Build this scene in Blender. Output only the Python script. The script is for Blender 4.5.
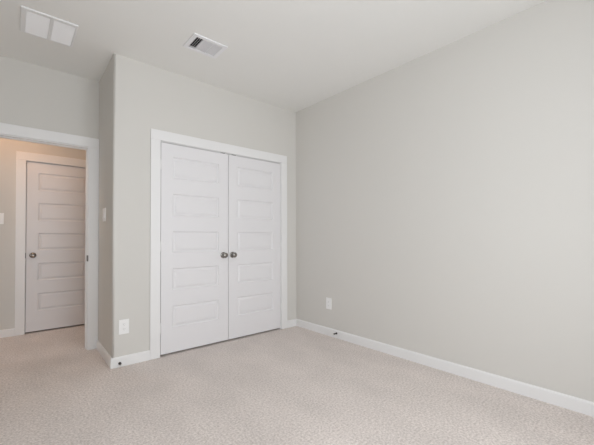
import bpy, bmesh, math
from mathutils import Matrix, Vector

scene = bpy.context.scene
for o in list(bpy.data.objects):
    bpy.data.objects.remove(o)
C = scene.collection

# ------------------------------------------------------------------ camera
F_PX, PY = 329.53, 232.86                     # focal length and principal row, for a 594 x 445 frame
YAW, PITCH, ROLL = 0.858384, 0.015456, -0.003095
CAM = Vector((-2.7561, -3.2082, 1.1188))
fw = Vector((math.cos(YAW) * math.cos(PITCH), math.sin(YAW) * math.cos(PITCH), math.sin(PITCH)))
rt = Vector((math.sin(YAW), -math.cos(YAW), 0))
up = rt.cross(fw)
r2 = rt * math.cos(ROLL) + up * math.sin(ROLL)
u2 = -rt * math.sin(ROLL) + up * math.cos(ROLL)
cd = bpy.data.cameras.new('camera')
cam = bpy.data.objects.new('camera', cd)
C.objects.link(cam)
M = Matrix((r2, u2, -fw)).transposed().to_4x4()
M.translation = CAM
cam.matrix_world = M
cd.sensor_width = 36
cd.lens = F_PX / 594 * 36
cd.shift_y = (PY - 222.5) / 594
cd.clip_start = 0.05
scene.camera = cam

# ------------------------------------------------------------------ world, daylight, exposure
w = bpy.data.worlds.new('sky')
scene.world = w
w.use_nodes = True
bg = w.node_tree.nodes['Background']
bg.inputs['Color'].default_value = (0.93, 0.96, 1.0, 1)
bg.inputs['Strength'].default_value = 0.9


def area_light(name, loc, target, sx, sy, power, col):
    l = bpy.data.lights.new(name, 'AREA')
    l.shape = 'RECTANGLE'
    l.size, l.size_y = sx, sy
    l.energy = power
    l.color = col
    o = bpy.data.objects.new(name, l)
    C.objects.link(o)
    o.location = loc
    o.rotation_euler = (Vector(target) - Vector(loc)).to_track_quat('-Z', 'Y').to_euler()
    return o


WX0, WX1, WZ0, WZ1 = -2.80, -0.95, 0.30, 2.50   # window behind the camera
FRONT_Y = -3.90
XL = -3.40                                       # left wall of the room
LY0, LY1, LZ0, LZ1 = -3.70, -1.90, 0.30, 2.55    # added window in the left wall, unseen, brightens the right wall
P_FRONT, P_LEFT, P_HALL = 82.0, 8.0, 18.0
DAY = (0.93, 0.972, 1.0)
area_light('window_daylight', ((WX0 + WX1) / 2, FRONT_Y - 0.30, (WZ0 + WZ1) / 2), ((WX0 + WX1) / 2, 0, (WZ0 + WZ1) / 2 - 0.25),
           WX1 - WX0 + 0.2, WZ1 - WZ0 + 0.2, P_FRONT, DAY)
area_light('added_side_fill', (XL - 0.30, (LY0 + LY1) / 2, (LZ0 + LZ1) / 2), (0, (LY0 + LY1) / 2, (LZ0 + LZ1) / 2 - 0.25),
           LY1 - LY0 + 0.2, LZ1 - LZ0 + 0.2, P_LEFT, DAY)  # added fill towards the right wall, through the added side opening
area_light('added_hall_fill', (-4.90, 1.31, 1.5), (0, 1.31, 1.2), 0.8, 1.3, P_HALL, DAY)   # added fill for the hall, through an added unseen end window

vs = scene.view_settings
vs.view_transform = 'Standard'
vs.look = 'None'
vs.gamma = 1
vs.use_curve_mapping = False
vs.exposure = 0.06
scene.cycles.max_bounces = 16
scene.cycles.diffuse_bounces = 12
scene.cycles.transparent_max_bounces = 12
HALL_LAMP = 21.0


# ------------------------------------------------------------------ materials
def nt_of(name):
    m = bpy.data.materials.new(name)
    m.use_nodes = True
    nt = m.node_tree
    return m, nt, nt.nodes['Principled BSDF']


def plain(name, col, rough=0.5, metal=0.0, bump=None):
    m, nt, p = nt_of(name)
    p.inputs['Base Color'].default_value = (*col, 1)
    p.inputs['Roughness'].default_value = rough
    p.inputs['Metallic'].default_value = metal
    if bump:
        scale, strength, dist = bump
        tc = nt.nodes.new('ShaderNodeTexCoord')
        n = nt.nodes.new('ShaderNodeTexNoise')
        n.inputs['Scale'].default_value = scale
        n.inputs['Detail'].default_value = 3
        b = nt.nodes.new('ShaderNodeBump')
        b.inputs['Strength'].default_value = strength
        b.inputs['Distance'].default_value = dist
        nt.links.new(tc.outputs['Object'], n.inputs['Vector'])
        nt.links.new(n.outputs['Fac'], b.inputs['Height'])
        nt.links.new(b.outputs['Normal'], p.inputs['Normal'])
    return m


def carpet():
    m, nt, p = nt_of('carpet')
    N, L = nt.nodes.new, nt.links.new
    tc = N('ShaderNodeTexCoord')
    fine = N('ShaderNodeTexNoise')
    fine.inputs['Scale'].default_value = 75
    fine.inputs['Detail'].default_value = 4
    fine.inputs['Roughness'].default_value = 0.7
    L(tc.outputs['Object'], fine.inputs['Vector'])
    cr = N('ShaderNodeValToRGB')
    cr.color_ramp.elements[0].position = 0.36
    cr.color_ramp.elements[0].color = (*CARPET_D, 1)
    cr.color_ramp.elements[1].position = 0.64
    cr.color_ramp.elements[1].color = (*CARPET_L, 1)
    L(fine.outputs['Fac'], cr.inputs['Fac'])
    # brushed patches left in the pile by the vacuum cleaner
    mp = N('ShaderNodeMapping')
    mp.inputs['Rotation'].default_value = (0, 0, 0.35)
    mp.inputs['Scale'].default_value = (2.2, 1.3, 1)
    L(tc.outputs['Object'], mp.inputs['Vector'])
    big = N('ShaderNodeTexNoise')
    big.inputs['Scale'].default_value = 1.6
    big.inputs['Detail'].default_value = 3
    L(mp.outputs['Vector'], big.inputs['Vector'])
    mr = N('ShaderNodeMapRange')
    mr.inputs['From Min'].default_value = 0.3
    mr.inputs['From Max'].default_value = 0.7
    mr.inputs['To Min'].default_value = 0.93
    mr.inputs['To Max'].default_value = 1.06
    L(big.outputs['Fac'], mr.inputs['Value'])
    mx = N('ShaderNodeVectorMath')
    mx.operation = 'SCALE'
    L(cr.outputs['Color'], mx.inputs[0])
    L(mr.outputs['Result'], mx.inputs['Scale'])
    L(mx.outputs['Vector'], p.inputs['Base Color'])
    p.inputs['Roughness'].default_value = 0.93
    p.inputs['Specular IOR Level'].default_value = 0.1
    p.inputs['Sheen Weight'].default_value = 0.15
    b = N('ShaderNodeBump')
    b.inputs['Strength'].default_value = 0.8
    b.inputs['Distance'].default_value = 0.008
    L(fine.outputs['Fac'], b.inputs['Height'])
    L(b.outputs['Normal'], p.inputs['Normal'])
    return m


def pane():
    m = bpy.data.materials.new('window_glass')
    m.use_nodes = True
    nt = m.node_tree
    nt.nodes.clear()
    out = nt.nodes.new('ShaderNodeOutputMaterial')
    mix = nt.nodes.new('ShaderNodeMixShader')
    tr = nt.nodes.new('ShaderNodeBsdfTransparent')
    gl = nt.nodes.new('ShaderNodeBsdfGlossy')
    gl.inputs['Roughness'].default_value = 0.02
    lw = nt.nodes.new('ShaderNodeLayerWeight')
    pw = nt.nodes.new('ShaderNodeMath')
    pw.operation = 'POWER'
    pw.inputs[1].default_value = 5.0
    ad = nt.nodes.new('ShaderNodeMath')
    ad.operation = 'ADD'
    ad.use_clamp = True
    ad.inputs[1].default_value = 0.04
    nt.links.new(lw.outputs['Facing'], pw.inputs[0])
    nt.links.new(pw.outputs[0], ad.inputs[0])
    nt.links.new(ad.outputs[0], mix.inputs['Fac'])
    nt.links.new(tr.outputs['BSDF'], mix.inputs[1])
    nt.links.new(gl.outputs['BSDF'], mix.inputs[2])
    nt.links.new(mix.outputs['Shader'], out.inputs['Surface'])
    return m


def emit(name, col, s):
    m, nt, p = nt_of(name)
    p.inputs['Base Color'].default_value = (0.9, 0.85, 0.8, 1)
    p.inputs['Emission Color'].default_value = (*col, 1)
    p.inputs['Emission Strength'].default_value = s
    return m


CARPET_D = (0.545, 0.482, 0.450)
CARPET_L = (0.850, 0.778, 0.742)
WALL = plain('wall_paint', (0.645, 0.630, 0.602), 0.75, 0, (90, 0.10, 0.002))
CEIL = plain('ceiling_paint', (0.815, 0.813, 0.795), 0.85, 0, (60, 0.12, 0.002))
TRIM = plain('white_trim_paint', (0.800, 0.797, 0.800), 0.38, 0, (25, 0.03, 0.001))
DOOR = plain('white_door_paint', (0.765, 0.755, 0.772), 0.42, 0, (160, 0.05, 0.0006))
PLATE = plain('white_plate_plastic', (0.86, 0.86, 0.86), 0.3)
SLOT = plain('slot_grey', (0.10, 0.10, 0.10), 0.6)
NICKEL = plain('satin_nickel', (0.28, 0.265, 0.25), 0.25, 1.0)
DARKMETAL = plain('dark_bronze_metal', (0.11, 0.105, 0.10), 0.35, 0.8)
RUBBER = plain('white_rubber', (0.75, 0.75, 0.74), 0.6)
VENT = plain('white_vent_enamel', (0.80, 0.80, 0.81), 0.4)
LOUVER_LIT = plain('lit_vent_enamel', (0.90, 0.90, 0.91), 0.35)  # vent enamel whitened, the light on the louver faces put into its colour
REG = plain('white_register_enamel', (0.82, 0.82, 0.84), 0.4)
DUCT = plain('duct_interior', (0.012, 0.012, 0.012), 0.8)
CARPET = carpet()
GLASS = pane()


# ------------------------------------------------------------------ mesh helpers
def link(name, bm, mat, parent=None, smooth=False, bevel=0.0, segs=2):
    bmesh.ops.remove_doubles(bm, verts=bm.verts, dist=1e-6)
    bmesh.ops.recalc_face_normals(bm, faces=bm.faces)
    me = bpy.data.meshes.new(name)
    bm.to_mesh(me)
    bm.free()
    me.materials.append(mat)
    if smooth:
        for f in me.polygons:
            f.use_smooth = True
    o = bpy.data.objects.new(name, me)
    C.objects.link(o)
    if bevel:
        md = o.modifiers.new('bevel', 'BEVEL')
        md.width = bevel
        md.segments = segs
        md.limit_method = 'ANGLE'
    if parent:
        o.parent = parent
    return o


def box(bm, x0, x1, y0, y1, z0, z1):
    v = [bm.verts.new((x, y, z)) for x in (x0, x1) for y in (y0, y1) for z in (z0, z1)]
    for q in ((0, 1, 3, 2), (4, 6, 7, 5), (0, 4, 5, 1), (2, 3, 7, 6), (0, 2, 6, 4), (1, 5, 7, 3)):
        bm.faces.new([v[i] for i in q])


def prism(bm, poly, z0, z1):
    a = [bm.verts.new((x, y, z0)) for x, y in poly]
    b = [bm.verts.new((x, y, z1)) for x, y in poly]
    n = len(poly)
    bm.faces.new(a[::-1])
    bm.faces.new(b)
    for i in range(n):
        j = (i + 1) % n
        bm.faces.new((a[i], a[j], b[j], b[i]))


def slab(axis, u0, u1, v0, v1, d0, d1, holes=()):
    """A slab of thickness d0..d1 along axis with rectangular holes; u, v are the two other axes in order."""
    bm = bmesh.new()

    def P(u, v, d):
        c = [u, v]
        c.insert(axis, d)
        return c
    us = sorted({u0, u1, *[h[i] for h in holes for i in (0, 1)]})
    vv = sorted({v0, v1, *[h[i] for h in holes for i in (2, 3)]})
    us = [u for u in us if u0 <= u <= u1]
    vv = [v for v in vv if v0 <= v <= v1]
    V = {}

    def vert(i, j, k):
        if (i, j, k) not in V:
            V[i, j, k] = bm.verts.new(P(us[i], vv[j], (d0, d1)[k]))
        return V[i, j, k]

    def solid(i, j):
        if not (0 <= i < len(us) - 1 and 0 <= j < len(vv) - 1):
            return False
        u, v = (us[i] + us[i + 1]) / 2, (vv[j] + vv[j + 1]) / 2
        return not any(h[0] < u < h[1] and h[2] < v < h[3] for h in holes)
    for i in range(len(us) - 1):
        for j in range(len(vv) - 1):
            if not solid(i, j):
                continue
            for k in (0, 1):
                bm.faces.new([vert(i, j, k), vert(i + 1, j, k), vert(i + 1, j + 1, k), vert(i, j + 1, k)])
            for (di, dj, a, b) in ((-1, 0, (i, j), (i, j + 1)), (1, 0, (i + 1, j), (i + 1, j + 1)),
                                   (0, -1, (i, j), (i + 1, j)), (0, 1, (i, j + 1), (i + 1, j + 1))):
                if not solid(i + di, j + dj):
                    bm.faces.new([vert(*a, 0), vert(*b, 0), vert(*b, 1), vert(*a, 1)])
    return bm


def lathe(bm, profile, axis, centre, n=24):
    """profile: (distance along axis, radius); axis: unit vector."""
    ax = Vector(axis)
    a = ax.orthogonal().normalized()
    b = ax.cross(a)
    rings = []
    for t, r in profile:
        c = Vector(centre) + ax * t
        if r < 1e-6:
            rings.append([bm.verts.new(c)])
        else:
            rings.append([bm.verts.new(c + a * r * math.cos(2 * math.pi * i / n) + b * r * math.sin(2 * math.pi * i / n)) for i in range(n)])
    for p, q in zip(rings, rings[1:]):
        for i in range(n):
            j = (i + 1) % n
            f = [p[i % len(p)], p[j % len(p)], q[j % len(q)], q[i % len(q)]]
            f = list(dict.fromkeys(f))
            if len(f) > 2:
                bm.faces.new(f)
    for r in (rings[0], rings[-1]):
        if len(r) > 2:
            bm.faces.new(r)


def tag(o, label, cat, group=None, kind=None):
    o['label'] = label
    o['category'] = cat
    if group:
        o['group'] = group
    if kind:
        o['kind'] = kind
    return o


def empty(name, loc=(0, 0, 0)):
    o = bpy.data.objects.new(name, None)
    o.empty_display_size = 0.05
    o.location = loc
    C.objects.link(o)
    return o


def at(o, root):
    """parent o (built in world coordinates) to root without moving it"""
    o.parent = root
    o.matrix_parent_inverse = Matrix.Translation(-root.location)
    return o


# ------------------------------------------------------------------ the setting
H = 2.74
XB = -2.097            # side of the closet bump-out
YD = 0.69              # wall with the doorway
YH = 1.82              # far wall of the hall
T = 0.115              # wall thickness
HX0, HX1 = -4.60, -1.25
RET = (-2.725, -2.388, -0.252, 0.108)      # ceiling return grille
SUP = (-1.684, -1.388, -0.738, -0.506)     # ceiling supply register
XMIN, XMAX, YMIN, YMAX = HX0 - T, T, FRONT_Y - T, YH + T + 0.6

floor = link('floor', slab(2, XMIN, XMAX, YMIN, YMAX, -0.08, 0.0), CARPET)
tag(floor, 'beige grey cut pile carpet over the whole floor', 'floor', kind='structure')

ceiling = link('ceiling', slab(2, XMIN, XMAX, YMIN, YMAX, H, H + 0.30,
                               [(RET[0] + 0.028, RET[1] - 0.012, RET[2] + 0.03, RET[3] - 0.012),
                                (SUP[0] + 0.026, SUP[1] - 0.026, SUP[2] + 0.024, SUP[3] - 0.020)]), CEIL)
tag(ceiling, 'flat pale grey painted ceiling with two metal grilles', 'ceiling', kind='structure')

o = link('wall_right', slab(0, YMIN, YH + T, 0, H, 0.0, T), WALL)
tag(o, 'long plain light grey wall without any opening', 'wall', kind='structure')

# closet wall: front with the double door opening, rounded outside corner, side towards the doorway
CX0, CX1, CZ = -1.712, -0.238, 2.058
R = 0.016
XS = XB + 0.009        # the side wall where it meets the doorway wall
bm = bmesh.new()
arc = [(XB + R - R * math.sin(a), R - R * math.cos(a)) for a in [math.pi / 2 * i / 10 for i in range(11)]]
prism(bm, [(CX0, T), (CX0, 0)] + arc + [(XS, YD), (XB + T, YD), (XB + T, T)], 0, H)
box(bm, CX1, 0.0, 0.0, T, 0, H)
box(bm, CX0, CX1, 0.0, T, CZ, H)
o = link('wall_back', bm, WALL)
for f in o.data.polygons:
    f.use_smooth = False
for f in o.data.polygons:     # only the rounded corner is smooth
    if abs(f.normal.z) < 0.1 and f.normal.x < -0.03 and f.normal.y < -0.03:
        f.use_smooth = True
tag(o, 'light grey wall with a rounded corner around the white closet doors', 'wall', kind='structure')

DX0, DX1, DZ = -3.008, -2.159, 2.055      # rough opening of the doorway
o = link('wall_doorway', slab(1, XL - T, T, 0, H, YD, YD + T, [(DX0, DX1, 0, DZ)]), WALL)
tag(o, 'light grey wall above and around the open doorway', 'wall', kind='structure')

o = link('wall_left', slab(0, YMIN, YD, 0, H, XL - T, XL, [(LY0, LY1, LZ0, LZ1)]), WALL)
tag(o, 'light grey side wall of the bedroom behind the open doorway side', 'wall', kind='structure')

o = link('wall_front', slab(1, XL, 0, 0, H, FRONT_Y - T, FRONT_Y, [(WX0, WX1, WZ0, WZ1)]), WALL)
tag(o, 'light grey wall with the wide daylight window', 'wall', kind='structure')

QX0, QX1, QZ = -2.656, -1.896, 2.058
o = link('wall_hall_far', slab(1, HX0, HX1, 0, H, YH, YH + T, [(QX0, QX1, 0, QZ)]), WALL)
tag(o, 'warm lit hall wall around the single white panelled door', 'wall', kind='structure')
o = link('wall_hall_left', slab(0, YD + T, YMAX, 0, H, HX0 - T, HX0, [(0.95, 1.67, 0.9, 2.1)]), WALL)
tag(o, 'end wall of the hall beyond the light switch', 'wall', kind='structure')
o = link('wall_hall_right', slab(0, YD + T, YMAX, 0, H, HX1, HX1 + T), WALL)
tag(o, 'end wall of the hall behind the closet', 'wall', kind='structure')
o = link('wall_hall_near', slab(1, HX0, XL - T, 0, H, YD, YD + T), WALL)
tag(o, 'hall side wall running on from the doorway', 'wall', kind='structure')
# dark room behind the hall door and outer skin of the closet are closed by these walls
o = link('wall_hall_back', slab(1, HX0, HX1, 0, H, YH + T + 0.5, YH + T + 0.6), WALL)
tag(o, 'wall of the unlit space behind the hall door', 'wall', kind='structure')

# baseboards: straight board with an eased top edge
BH, BT = 0.088, 0.014


def baseboard(name, pts_in, label, close_side=1):
    """pts_in: plan polyline along the wall face; the board stands to its right-hand side"""
    bm = bmesh.new()
    prof = [(0.0, 0.0), (BT, 0.0), (BT, BH - 0.012), (BT - 0.004, BH - 0.003), (BT - 0.008, BH), (0.0, BH)]
    P = [Vector((x, y)) for x, y in pts_in]
    rings = []
    for i, p in enumerate(P):
        d1 = (P[i] - P[i - 1]).normalized() if i else None
        d2 = (P[i + 1] - P[i]).normalized() if i < len(P) - 1 else None
        n1 = Vector((d1.y, -d1.x)) if d1 else None
        n2 = Vector((d2.y, -d2.x)) if d2 else None
        if n1 is None:
            n = n2
        elif n2 is None:
            n = n1
        else:
            n = (n1 + n2)
            n = n / max(1e-6, n.dot(n1))
        rings.append([bm.verts.new((p.x + n.x * t, p.y + n.y * t, z)) for t, z in prof])
    k = len(prof)
    for a, b in zip(rings, rings[1:]):
        for i in range(k):
            j = (i + 1) % k
            bm.faces.new((a[i], a[j], b[j], b[i]))
    bm.faces.new(rings[0])
    bm.faces.new(rings[-1][::-1])
    o = link(name, bm, TRIM)
    return tag(o, label, 'baseboard', kind='structure')


CAS_W = 0.090        # casing width
CAS_T = 0.017
# closet casing inner edges, doorway casing inner edges, hall casing inner edges
KX0, KX1, KZ = -1.699, -0.251, 2.047
GX0, GX1, GZ = -2.995, -2.177, 2.046
SX0, SX1, SZ = -2.639, -1.913, 2.044

baseboard('baseboard_right', [(0, -0.0), (0, FRONT_Y)][::1], 'white baseboard along the long plain wall')
baseboard('baseboard_back', [(KX1 + CAS_W, 0), (-BT, 0)], 'short white baseboard piece between closet casing and room corner')
baseboard('baseboard_closet', [(XS, YD - CAS_T), (XB, 0), (KX0 - CAS_W, 0)],
          'white baseboard wrapping the outside corner under the outlet')
baseboard('baseboard_hall', [(HX0, YH), (SX0 - CAS_W, YH)], 'white baseboard in the hall beside the far door')
baseboard('baseboard_left', [(XL, FRONT_Y), (XL, YD)], 'white baseboard on the bedroom side wall beside the doorway')
baseboard('baseboard_front', [(-BT, FRONT_Y), (XL + BT, FRONT_Y)], 'white baseboard below the daylight window')


def casing(name, label, x0, x1, z, y, jamb_y1, jx0, jx1, jz, right_clip=None):
    """flat casing on the wall face y (facing -y) and the jamb lining behind it"""
    root = empty(name, ((x0 + x1) / 2, y, 0))
    xr = x1 + CAS_W if right_clip is None else right_clip
    y0 = y - CAS_T
    for sx0, sx1 in ((x0 - CAS_W, x0), (x1, xr)):
        bm = bmesh.new()
        box(bm, sx0, sx1, y0, y, 0, z)
        at(link('side_casing', bm, TRIM, bevel=0.003), root)
    bm = bmesh.new()
    box(bm, x0 - CAS_W, xr, y0, y, z, z + CAS_W + 0.006)
    at(link('head_casing', bm, TRIM, bevel=0.003), root)
    bm = bmesh.new()
    th = 0.016
    box(bm, jx0 - th, jx0, y + 0.0005, jamb_y1, 0, jz + th)
    box(bm, jx1, jx1 + th, y + 0.0005, jamb_y1, 0, jz + th)
    box(bm, jx0, jx1, y + 0.0005, jamb_y1, jz, jz + th)
    at(link('jamb', bm, TRIM), root)
    tag(root, label, 'door casing', kind='structure')
    return root


closet_trim = casing('trim_1', 'white casing around the closet double doors', KX0, KX1, KZ, 0.0, T, -1.694, -0.256, 2.041)
door_trim = casing('trim_2', 'white casing of the open doorway into the hall', GX0, GX1, GZ, YD, YD + T, -2.990, -2.182, 2.037, right_clip=XS - 0.0005)
hall_trim = casing('trim_3', 'white casing around the far door in the hall', SX0, SX1, SZ, YH, YH + T, -2.637, -1.915, 2.0405)
# door stops inside the jambs
bm = bmesh.new()
box(bm, -2.189, -2.182, YD + 0.045, YD + 0.08, 0, 2.037)
at(link('stop_strip', bm, TRIM, bevel=0.002), door_trim)
bm = bmesh.new()
box(bm, -2.990, -2.189, YD + 0.045, YD + 0.08, 2.029, 2.037)
at(link('stop_strip', bm, TRIM, bevel=0.002), door_trim)
# strike plate on the doorway jamb
bm = bmesh.new()
box(bm, -2.1845, -2.1765, YD - 0.0185, YD + 0.036, 0.890, 0.950)
o = at(link('strike_plate', bm, DARKMETAL, bevel=0.001), door_trim)
o['label'] = 'dark metal strike plate'
# ball catches above the closet doors
for x in (-1.040, -0.905):
    bm = bmesh.new()
    box(bm, x - 0.022, x + 0.022, -0.001, 0.030, 2.0362, 2.0412)
    o = at(link('catch_plate', bm, DARKMETAL), closet_trim)
    o['label'] = 'small dark metal catch plate'


# ------------------------------------------------------------------ panelled doors
PAN = [(0.256, 0.466), (0.617, 0.828), (0.980, 1.188), (1.338, 1.551), (1.700, 1.913)]


def door_slab(x0, x1, z0, z1, yf, th=0.035, stile=0.110):
    bm = bmesh.new()
    xs = [x0, x0 + stile, x1 - stile, x1]
    zs = [z0] + [z for p in PAN for z in p] + [z1]
    rings = ((0.0, 0.0), (0.003, 0.0060), (0.010, 0.0105), (0.017, 0.0110), (0.036, 0.0035))
    for side in (0, 1):
        y = yf if side == 0 else yf + th
        s = 1 if side == 0 else -1
        for i in range(3):
            for j in range(len(zs) - 1):
                a, b, c, d = xs[i], xs[i + 1], zs[j], zs[j + 1]
                if i == 1 and j % 2 == 1:
                    prev = None
                    for inset, dep in rings:
                        k = [bm.verts.new((px, y + s * dep, pz)) for px, pz in
                             ((a + inset, c + inset), (b - inset, c + inset), (b - inset, d - inset), (a + inset, d - inset))]
                        if prev:
                            for q in range(4):
                                bm.faces.new((prev[q], prev[(q + 1) % 4], k[(q + 1) % 4], k[q]))
                        prev = k
                    bm.faces.new(prev)
                else:
                    bm.faces.new([bm.verts.new((px, y, pz)) for px, pz in ((a, c), (b, c), (b, d), (a, d))])
    bmesh.ops.remove_doubles(bm, verts=bm.verts, dist=1e-6)
    e = [ed for ed in bm.edges if len(ed.link_faces) == 1]
    fr = sorted({v for ed in e for v in ed.verts if abs(v.co.y - yf) < 1e-6}, key=lambda v: 0)
    for ed in e:
        a, b = ed.verts
        if abs(a.co.y - yf) > 1e-6:
            continue
        f = [bm.verts.new((v.co.x, yf + th, v.co.z)) for v in (b, a)]
        bm.faces.new((a, b, f[0], f[1]))
    return bm


def knob_bm(x, y, z, oval=False):
    """door knob on a face at y, pointing to -y"""
    bm = bmesh.new()
    prof = [(0.010, 0.011), (0.022, 0.0105), (0.027, 0.015), (0.032, 0.0225), (0.040, 0.0275), (0.049, 0.0285),
            (0.056, 0.025), (0.061, 0.017), (0.063, 0.008), (0.0635, 0.0)]
    lathe(bm, prof, (0, -1, 0), (x, y, z), 32)
    if oval:
        for v in bm.verts:
            v.co.x = x + (v.co.x - x) * 1.12
            v.co.z = z + (v.co.z - z) * 0.85
    return bm


def rosette_bm(x, y, z):
    bm = bmesh.new()
    lathe(bm, [(0.0, 0.033), (0.004, 0.033), (0.008, 0.030), (0.011, 0.022), (0.011, 0.0)], (0, -1, 0), (x, y, z), 32)
    return bm


def make_door(name, label, x0, x1, z0, z1, yf, knob_x, knob_z, hinge_x=None, hinge_z=(), oval=False):
    d = link(name, door_slab(x0, x1, z0, z1, yf), DOOR)
    tag(d, label, 'door', kind='structure')
    k = link('knob', knob_bm(knob_x, yf, knob_z, oval), NICKEL, d, smooth=True)
    k['label'] = 'brushed nickel knob'
    link('rosette', rosette_bm(knob_x, yf, knob_z), NICKEL, k, smooth=True)
    for hz in hinge_z:
        bm = bmesh.new()
        lathe(bm, [(-0.048, 0.0), (-0.046, 0.004), (-0.0445, 0.0055), (0.0445, 0.0055), (0.046, 0.004), (0.048, 0.0)], (0, 0, 1), (hinge_x, yf - 0.006, hz), 12)
        link('hinge', bm, TRIM, d, smooth=True)
    return d


make_door('door_1', 'white five panel closet door leaf nearer the wall outlet', -1.6905, -0.9785, 0.019, 2.0350, -0.001,
          -1.035, 0.936, -1.6935, (0.27, 1.04, 1.82))
make_door('door_2', 'white five panel closet door leaf nearer the room corner', -0.9725, -0.2600, 0.019, 2.0350, -0.001,
          -0.923, 0.936, -0.2565, (0.27, 1.04, 1.82))
make_door('door_3', 'white five panel single door across the hall seen through the doorway', -2.6325, -1.9195, 0.018, 2.0355, YH + 0.004,
          -2.570, 0.922, oval=True)
# latch strike lip at the hall door
bm = bmesh.new()
box(bm, -2.640, -2.634, YH - 0.0185, YH + 0.004, 0.890, 0.952)
o = at(link('strike_plate', bm, DARKMETAL, bevel=0.001), hall_trim)
o['label'] = 'dark metal strike plate'

# ------------------------------------------------------------------ window behind the camera, and added unseen windows for fill light
def window(name, label, x0, x1, z0, z1, side):
    """built across x with the room on +y, then turned into its wall (side: the wall's plan position and turn)"""
    loc, rz = side
    root = empty(name)
    f = 0.045
    mid = (x0 + x1) / 2
    for a, b in ((x0, mid), (mid, x1)):
        bm = slab(1, a, b, z0, z1, -0.085, -0.04,
                  [(a + f, b - f, z0 + f, (z0 + z1) / 2 - 0.02), (a + f, b - f, (z0 + z1) / 2 + 0.02, z1 - f)])
        fr = link('window_frame', bm, TRIM, root)
        bm = bmesh.new()
        box(bm, a + f, b - f, -0.064, -0.060, z0 + f, z1 - f)
        link('pane', bm, GLASS, fr)
    bm = bmesh.new()
    box(bm, x0 - 0.05, x1 + 0.05, -0.04, 0.035, z0 - 0.024, z0)
    link('window_sill', bm, TRIM, root, bevel=0.004)
    root.location = loc
    root.rotation_euler = (0, 0, rz)
    tag(root, label, 'window', kind='structure')


window('window_1', 'wide white framed double window in the wall behind the camera', WX0, WX1, WZ0, WZ1, ((0, FRONT_Y, 0), 0))
window('added_window_2', 'added white framed double window in the side wall, unseen, brightening the right wall', -LY1, -LY0, LZ0, LZ1, ((XL, 0, 0), -math.pi / 2))
window('added_window_3', 'small added white framed double window at the hall end, unseen, brightening the hall', -1.67, -0.95, 0.9, 2.1, ((HX0, 0, 0), -math.pi / 2))

# ------------------------------------------------------------------ ceiling grilles
# return air grille: drop frame with two louvred panels
x0, x1, y0, y1 = RET
root = empty('return_air_grille', ((x0 + x1) / 2, (y0 + y1) / 2, H))
DROP = 0.012
xm0, xm1 = -2.5580, -2.5330
pan = [(-2.692, xm0), (xm1, -2.402)]
py0, py1 = y0 + 0.034, y1 - 0.014
bm = slab(2, x0, x1, y0, y1, H - DROP, H - 0.0005, [(a, b, py0, py1) for a, b in pan])
at(link('frame', bm, VENT, bevel=0.004, segs=2), root)
for a, b in pan:
    bm = bmesh.new()
    n = 24
    st = (py1 - py0) / n
    for i in range(n):
        ya = py0 + st * i
        # blade leans so that its broad face looks back into the room
        prof = [(ya - 0.002, H + 0.004), (ya + st * 1.05, H - DROP + 0.003), (ya + st * 1.05 + 0.0012, H - DROP + 0.0042), (ya - 0.0008, H + 0.0052)]
        L_ = [bm.verts.new((a - 0.001, yy, zz)) for yy, zz in prof]
        R_ = [bm.verts.new((b + 0.001, yy, zz)) for yy, zz in prof]
        bm.faces.new(L_)
        bm.faces.new(R_[::-1])
        for q in range(4):
            bm.faces.new((L_[q], L_[(q + 1) % 4], R_[(q + 1) % 4], R_[q]))
    at(link('louver_panel', bm, LOUVER_LIT), root)
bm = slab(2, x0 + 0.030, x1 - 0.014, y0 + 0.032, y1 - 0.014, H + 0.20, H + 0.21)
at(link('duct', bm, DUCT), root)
tag(root, 'square white return air grille with two louvred panels, ceiling near the doorway', 'ceiling vent', 'ceiling grilles')

# supply register: flat flange, three banks of blades
x0, x1, y0, y1 = SUP
root = empty('supply_register', ((x0 + x1) / 2, (y0 + y1) / 2, H))
ix = [-1.651, -1.583, -1.503, -1.422]
iy0, iy1 = y0 + 0.031, y1 - 0.026
D2 = 0.010
bm = slab(2, x0, x1, y0, y1, H - D2, H - 0.0005,
          [(ix[0], ix[1] - 0.002, iy0, iy1), (ix[1] + 0.002, ix[2] - 0.003, iy0, iy1), (ix[2] + 0.003, ix[3], iy0, iy1)])
at(link('flange', bm, REG, bevel=0.004), root)


def blades(xa, xb, ya, yb, n, along, lean, depth=0.018, th=0.0012):
    bm = bmesh.new()
    lo, hi = H - D2 + 0.001, H - D2 + 0.001 + depth
    a0, a1 = (xa, xb) if along == 'y' else (ya, yb)
    st = (a1 - a0) / n
    for i in range(n):
        c = a0 + st * (i + 0.5)
        d = lean * depth / 2
        prof = [(c - d - th / 2, lo), (c - d + th / 2, lo), (c + d + th / 2, hi), (c + d - th / 2, hi)]
        if along == 'y':
            A = [bm.verts.new((p, ya - 0.001, z)) for p, z in prof]
            B = [bm.verts.new((p, yb + 0.001, z)) for p, z in prof]
        else:
            A = [bm.verts.new((xa - 0.001, p, z)) for p, z in prof]
            B = [bm.verts.new((xb + 0.001, p, z)) for p, z in prof]
        bm.faces.new(A)
        bm.faces.new(B[::-1])
        for q in range(4):
            bm.faces.new((A[q], A[(q + 1) % 4], B[(q + 1) % 4], B[q]))
    return bm


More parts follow.
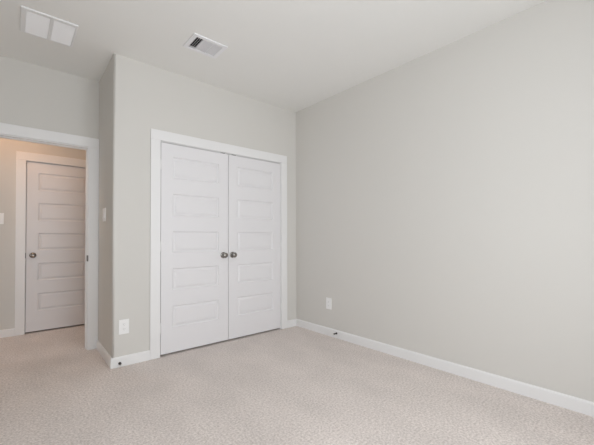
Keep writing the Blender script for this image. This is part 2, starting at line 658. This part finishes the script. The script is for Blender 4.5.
at(link('blade_bank', blades(ix[0], ix[1] - 0.002, iy0, iy1, 4, 'y', 0.7, 0.016, 0.0022), REG), root)
at(link('blade_bank', blades(ix[1] + 0.002, ix[2] - 0.003, iy0, iy1, 6, 'y', -0.9), REG), root)
at(link('blade_bank', blades(ix[2] + 0.003, ix[3], iy0, iy1, 6, 'y', -0.9), REG), root)
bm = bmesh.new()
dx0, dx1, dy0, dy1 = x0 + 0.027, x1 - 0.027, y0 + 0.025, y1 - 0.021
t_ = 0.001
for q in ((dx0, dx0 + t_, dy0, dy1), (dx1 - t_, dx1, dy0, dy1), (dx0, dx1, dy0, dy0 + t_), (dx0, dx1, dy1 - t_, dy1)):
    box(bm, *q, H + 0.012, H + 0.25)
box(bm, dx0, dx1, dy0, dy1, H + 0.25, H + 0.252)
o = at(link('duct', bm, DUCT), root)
o['label'] = 'dark duct interior'
tag(root, 'white supply air register with one dark bank of blades, ceiling above the closet', 'ceiling vent', 'ceiling grilles')


# ------------------------------------------------------------------ wall plates; built facing -y, then turned
def place(root, loc, rz):
    root.location = loc
    root.rotation_euler = (0, 0, rz)


def plate_bm(wd, ht):
    bm = bmesh.new()
    box(bm, -wd / 2, wd / 2, -0.0065, 0.0, -ht / 2, ht / 2)
    return bm


def outlet(label, loc, rz):
    root = empty('wall_outlet')
    link('cover_plate', plate_bm(0.083, 0.129), PLATE, root, bevel=0.003)
    for s in (1, -1):
        zc = s * 0.0205
        bm = bmesh.new()
        pts = []
        for i in range(28):
            a = 2 * math.pi * i / 28
            pts.append((0.0172 * math.cos(a), max(-0.0135, min(0.0135, 0.0172 * math.sin(a)))))
        f = [bm.verts.new((x, -0.0085, zc + z)) for x, z in pts]
        b = [bm.verts.new((x, -0.0060, zc + z)) for x, z in pts]
        bm.faces.new(f)
        for i in range(28):
            j = (i + 1) % 28
            bm.faces.new((f[i], f[j], b[j], b[i]))
        r = link('receptacle', bm, PLATE, root)
        bm = bmesh.new()
        box(bm, -0.0072, -0.0056, -0.0087, -0.0080, zc - 0.001, zc + 0.0075)
        box(bm, 0.0056, 0.0072, -0.0087, -0.0080, zc - 0.001, zc + 0.0065)
        box(bm, -0.0016, 0.0016, -0.0087, -0.0080, zc - 0.0095, zc - 0.0055)
        s_ = link('slots', bm, SLOT, r)
        s_['label'] = 'dark plug slots'
    bm = bmesh.new()
    lathe(bm, [(0, 0.0032), (0.0015, 0.0028), (0.0018, 0.0)], (0, -1, 0), (0, -0.0064, 0), 12)
    link('screw', bm, PLATE, root)
    place(root, loc, rz)
    tag(root, label, 'outlet', 'wall outlets')
    return root


outlet('white duplex outlet on the closet wall beside the outside corner', (-2.006, 0.0, 0.342), 0)
outlet('white duplex outlet on the long plain wall above the baseboard', (0.0, -0.575, 0.366), math.pi * 1.5)


def switch(label, loc, rz, gangs):
    root = empty('light_switch')
    wd = 0.076 + 0.046 * (gangs - 1)
    link('cover_plate', plate_bm(wd, 0.126), PLATE, root, bevel=0.003)
    for g in range(gangs):
        xc = (g - (gangs - 1) / 2) * 0.046
        bm = bmesh.new()
        v = [bm.verts.new(c) for c in (
            (xc - 0.0165, -0.006, -0.033), (xc + 0.0165, -0.006, -0.033), (xc + 0.0165, -0.006, 0.033), (xc - 0.0165, -0.006, 0.033),
            (xc - 0.0160, -0.0115, -0.0325), (xc + 0.0160, -0.0115, -0.0325), (xc + 0.0160, -0.0075, 0.0325), (xc - 0.0160, -0.0075, 0.0325))]
        for q in ((4, 5, 6, 7), (0, 1, 5, 4), (1, 2, 6, 5), (2, 3, 7, 6), (3, 0, 4, 7), (3, 2, 1, 0)):
            bm.faces.new([v[i] for i in q])
        link('rocker', bm, PLATE, root)
    place(root, loc, rz)
    tag(root, label, 'light switch', 'light switches')
    return root


switch('white light switch on the narrow side wall next to the doorway casing', (XB + 0.0049, 0.366, 1.345), -math.pi / 2, 2)
switch('white light switch on the hall wall seen through the doorway', (-2.869, YH, 1.350), 0, 1)


# ------------------------------------------------------------------ spring door stops on the baseboards
def door_stop(label, loc, rz):
    root = empty('door_stop')
    bm = bmesh.new()
    lathe(bm, [(0, 0.012), (0.003, 0.012), (0.006, 0.008), (0.008, 0.0)], (0, -1, 0), (0, 0, 0), 16)
    link('base', bm, DARKMETAL, root, smooth=False)
    # coil
    cu = bmesh.new()
    n, turns, rr, wr = 150, 13, 0.0066, 0.0014
    prev = None
    for i in range(n + 1):
        a = 2 * math.pi * turns * i / n
        c = Vector((rr * math.cos(a), -0.006 - 0.052 * i / n, rr * math.sin(a)))
        rad = Vector((math.cos(a), 0, math.sin(a)))
        ring = [cu.verts.new(c + (rad * math.cos(b) + Vector((0, 1, 0)) * math.sin(b)) * wr) for b in [2 * math.pi * k / 6 for k in range(6)]]
        if prev:
            for k in range(6):
                cu.faces.new((prev[k], prev[(k + 1) % 6], ring[(k + 1) % 6], ring[k]))
        prev = ring
    link('spring', cu, DARKMETAL, root, smooth=True)
    bm = bmesh.new()
    lathe(bm, [(0.056, 0.0), (0.056, 0.008), (0.068, 0.0085), (0.072, 0.006), (0.073, 0.0)], (0, -1, 0), (0, 0, 0), 16)
    o = link('rubber_tip', bm, RUBBER, root, smooth=False)
    o['label'] = 'white rubber tip'
    place(root, loc, rz)
    tag(root, label, 'door stop', 'spring door stops')
    return root


door_stop('small dark spring door stop on the baseboard below the closet wall outlet', (-2.040, -BT, 0.033), 0)
door_stop('small dark spring door stop on the long wall baseboard near the room corner', (-BT, -0.703, 0.055), -math.pi / 2)

# ------------------------------------------------------------------ ceiling lamps
def dome_lamp(name, label, loc, r, glow):
    root = empty(name, loc)
    bm = bmesh.new()
    lathe(bm, [(0, r + 0.015), (0.018, r + 0.015), (0.022, r + 0.005), (0.022, 0.0)], (0, 0, -1), (0, 0, 0), 32)
    link('base', bm, NICKEL, root)
    bm = bmesh.new()
    lathe(bm, [(0.022, r)] + [(0.022 + 0.55 * r * math.sin(a), r * math.cos(a)) for a in [math.pi / 2 * i / 8 for i in range(1, 8)]] + [(0.022 + 0.55 * r, 0.0)],
          (0, 0, -1), (0, 0, 0), 32)
    link('glass_dome', bm, glow, root, smooth=True)
    tag(root, label, 'ceiling lamp')


dome_lamp('hall_ceiling_lamp', 'round warm glowing dome lamp on the hall ceiling', (-2.85, 1.28, H), 0.145, emit('warm_lamp_glow', (1.0, 0.56, 0.30), HALL_LAMP))
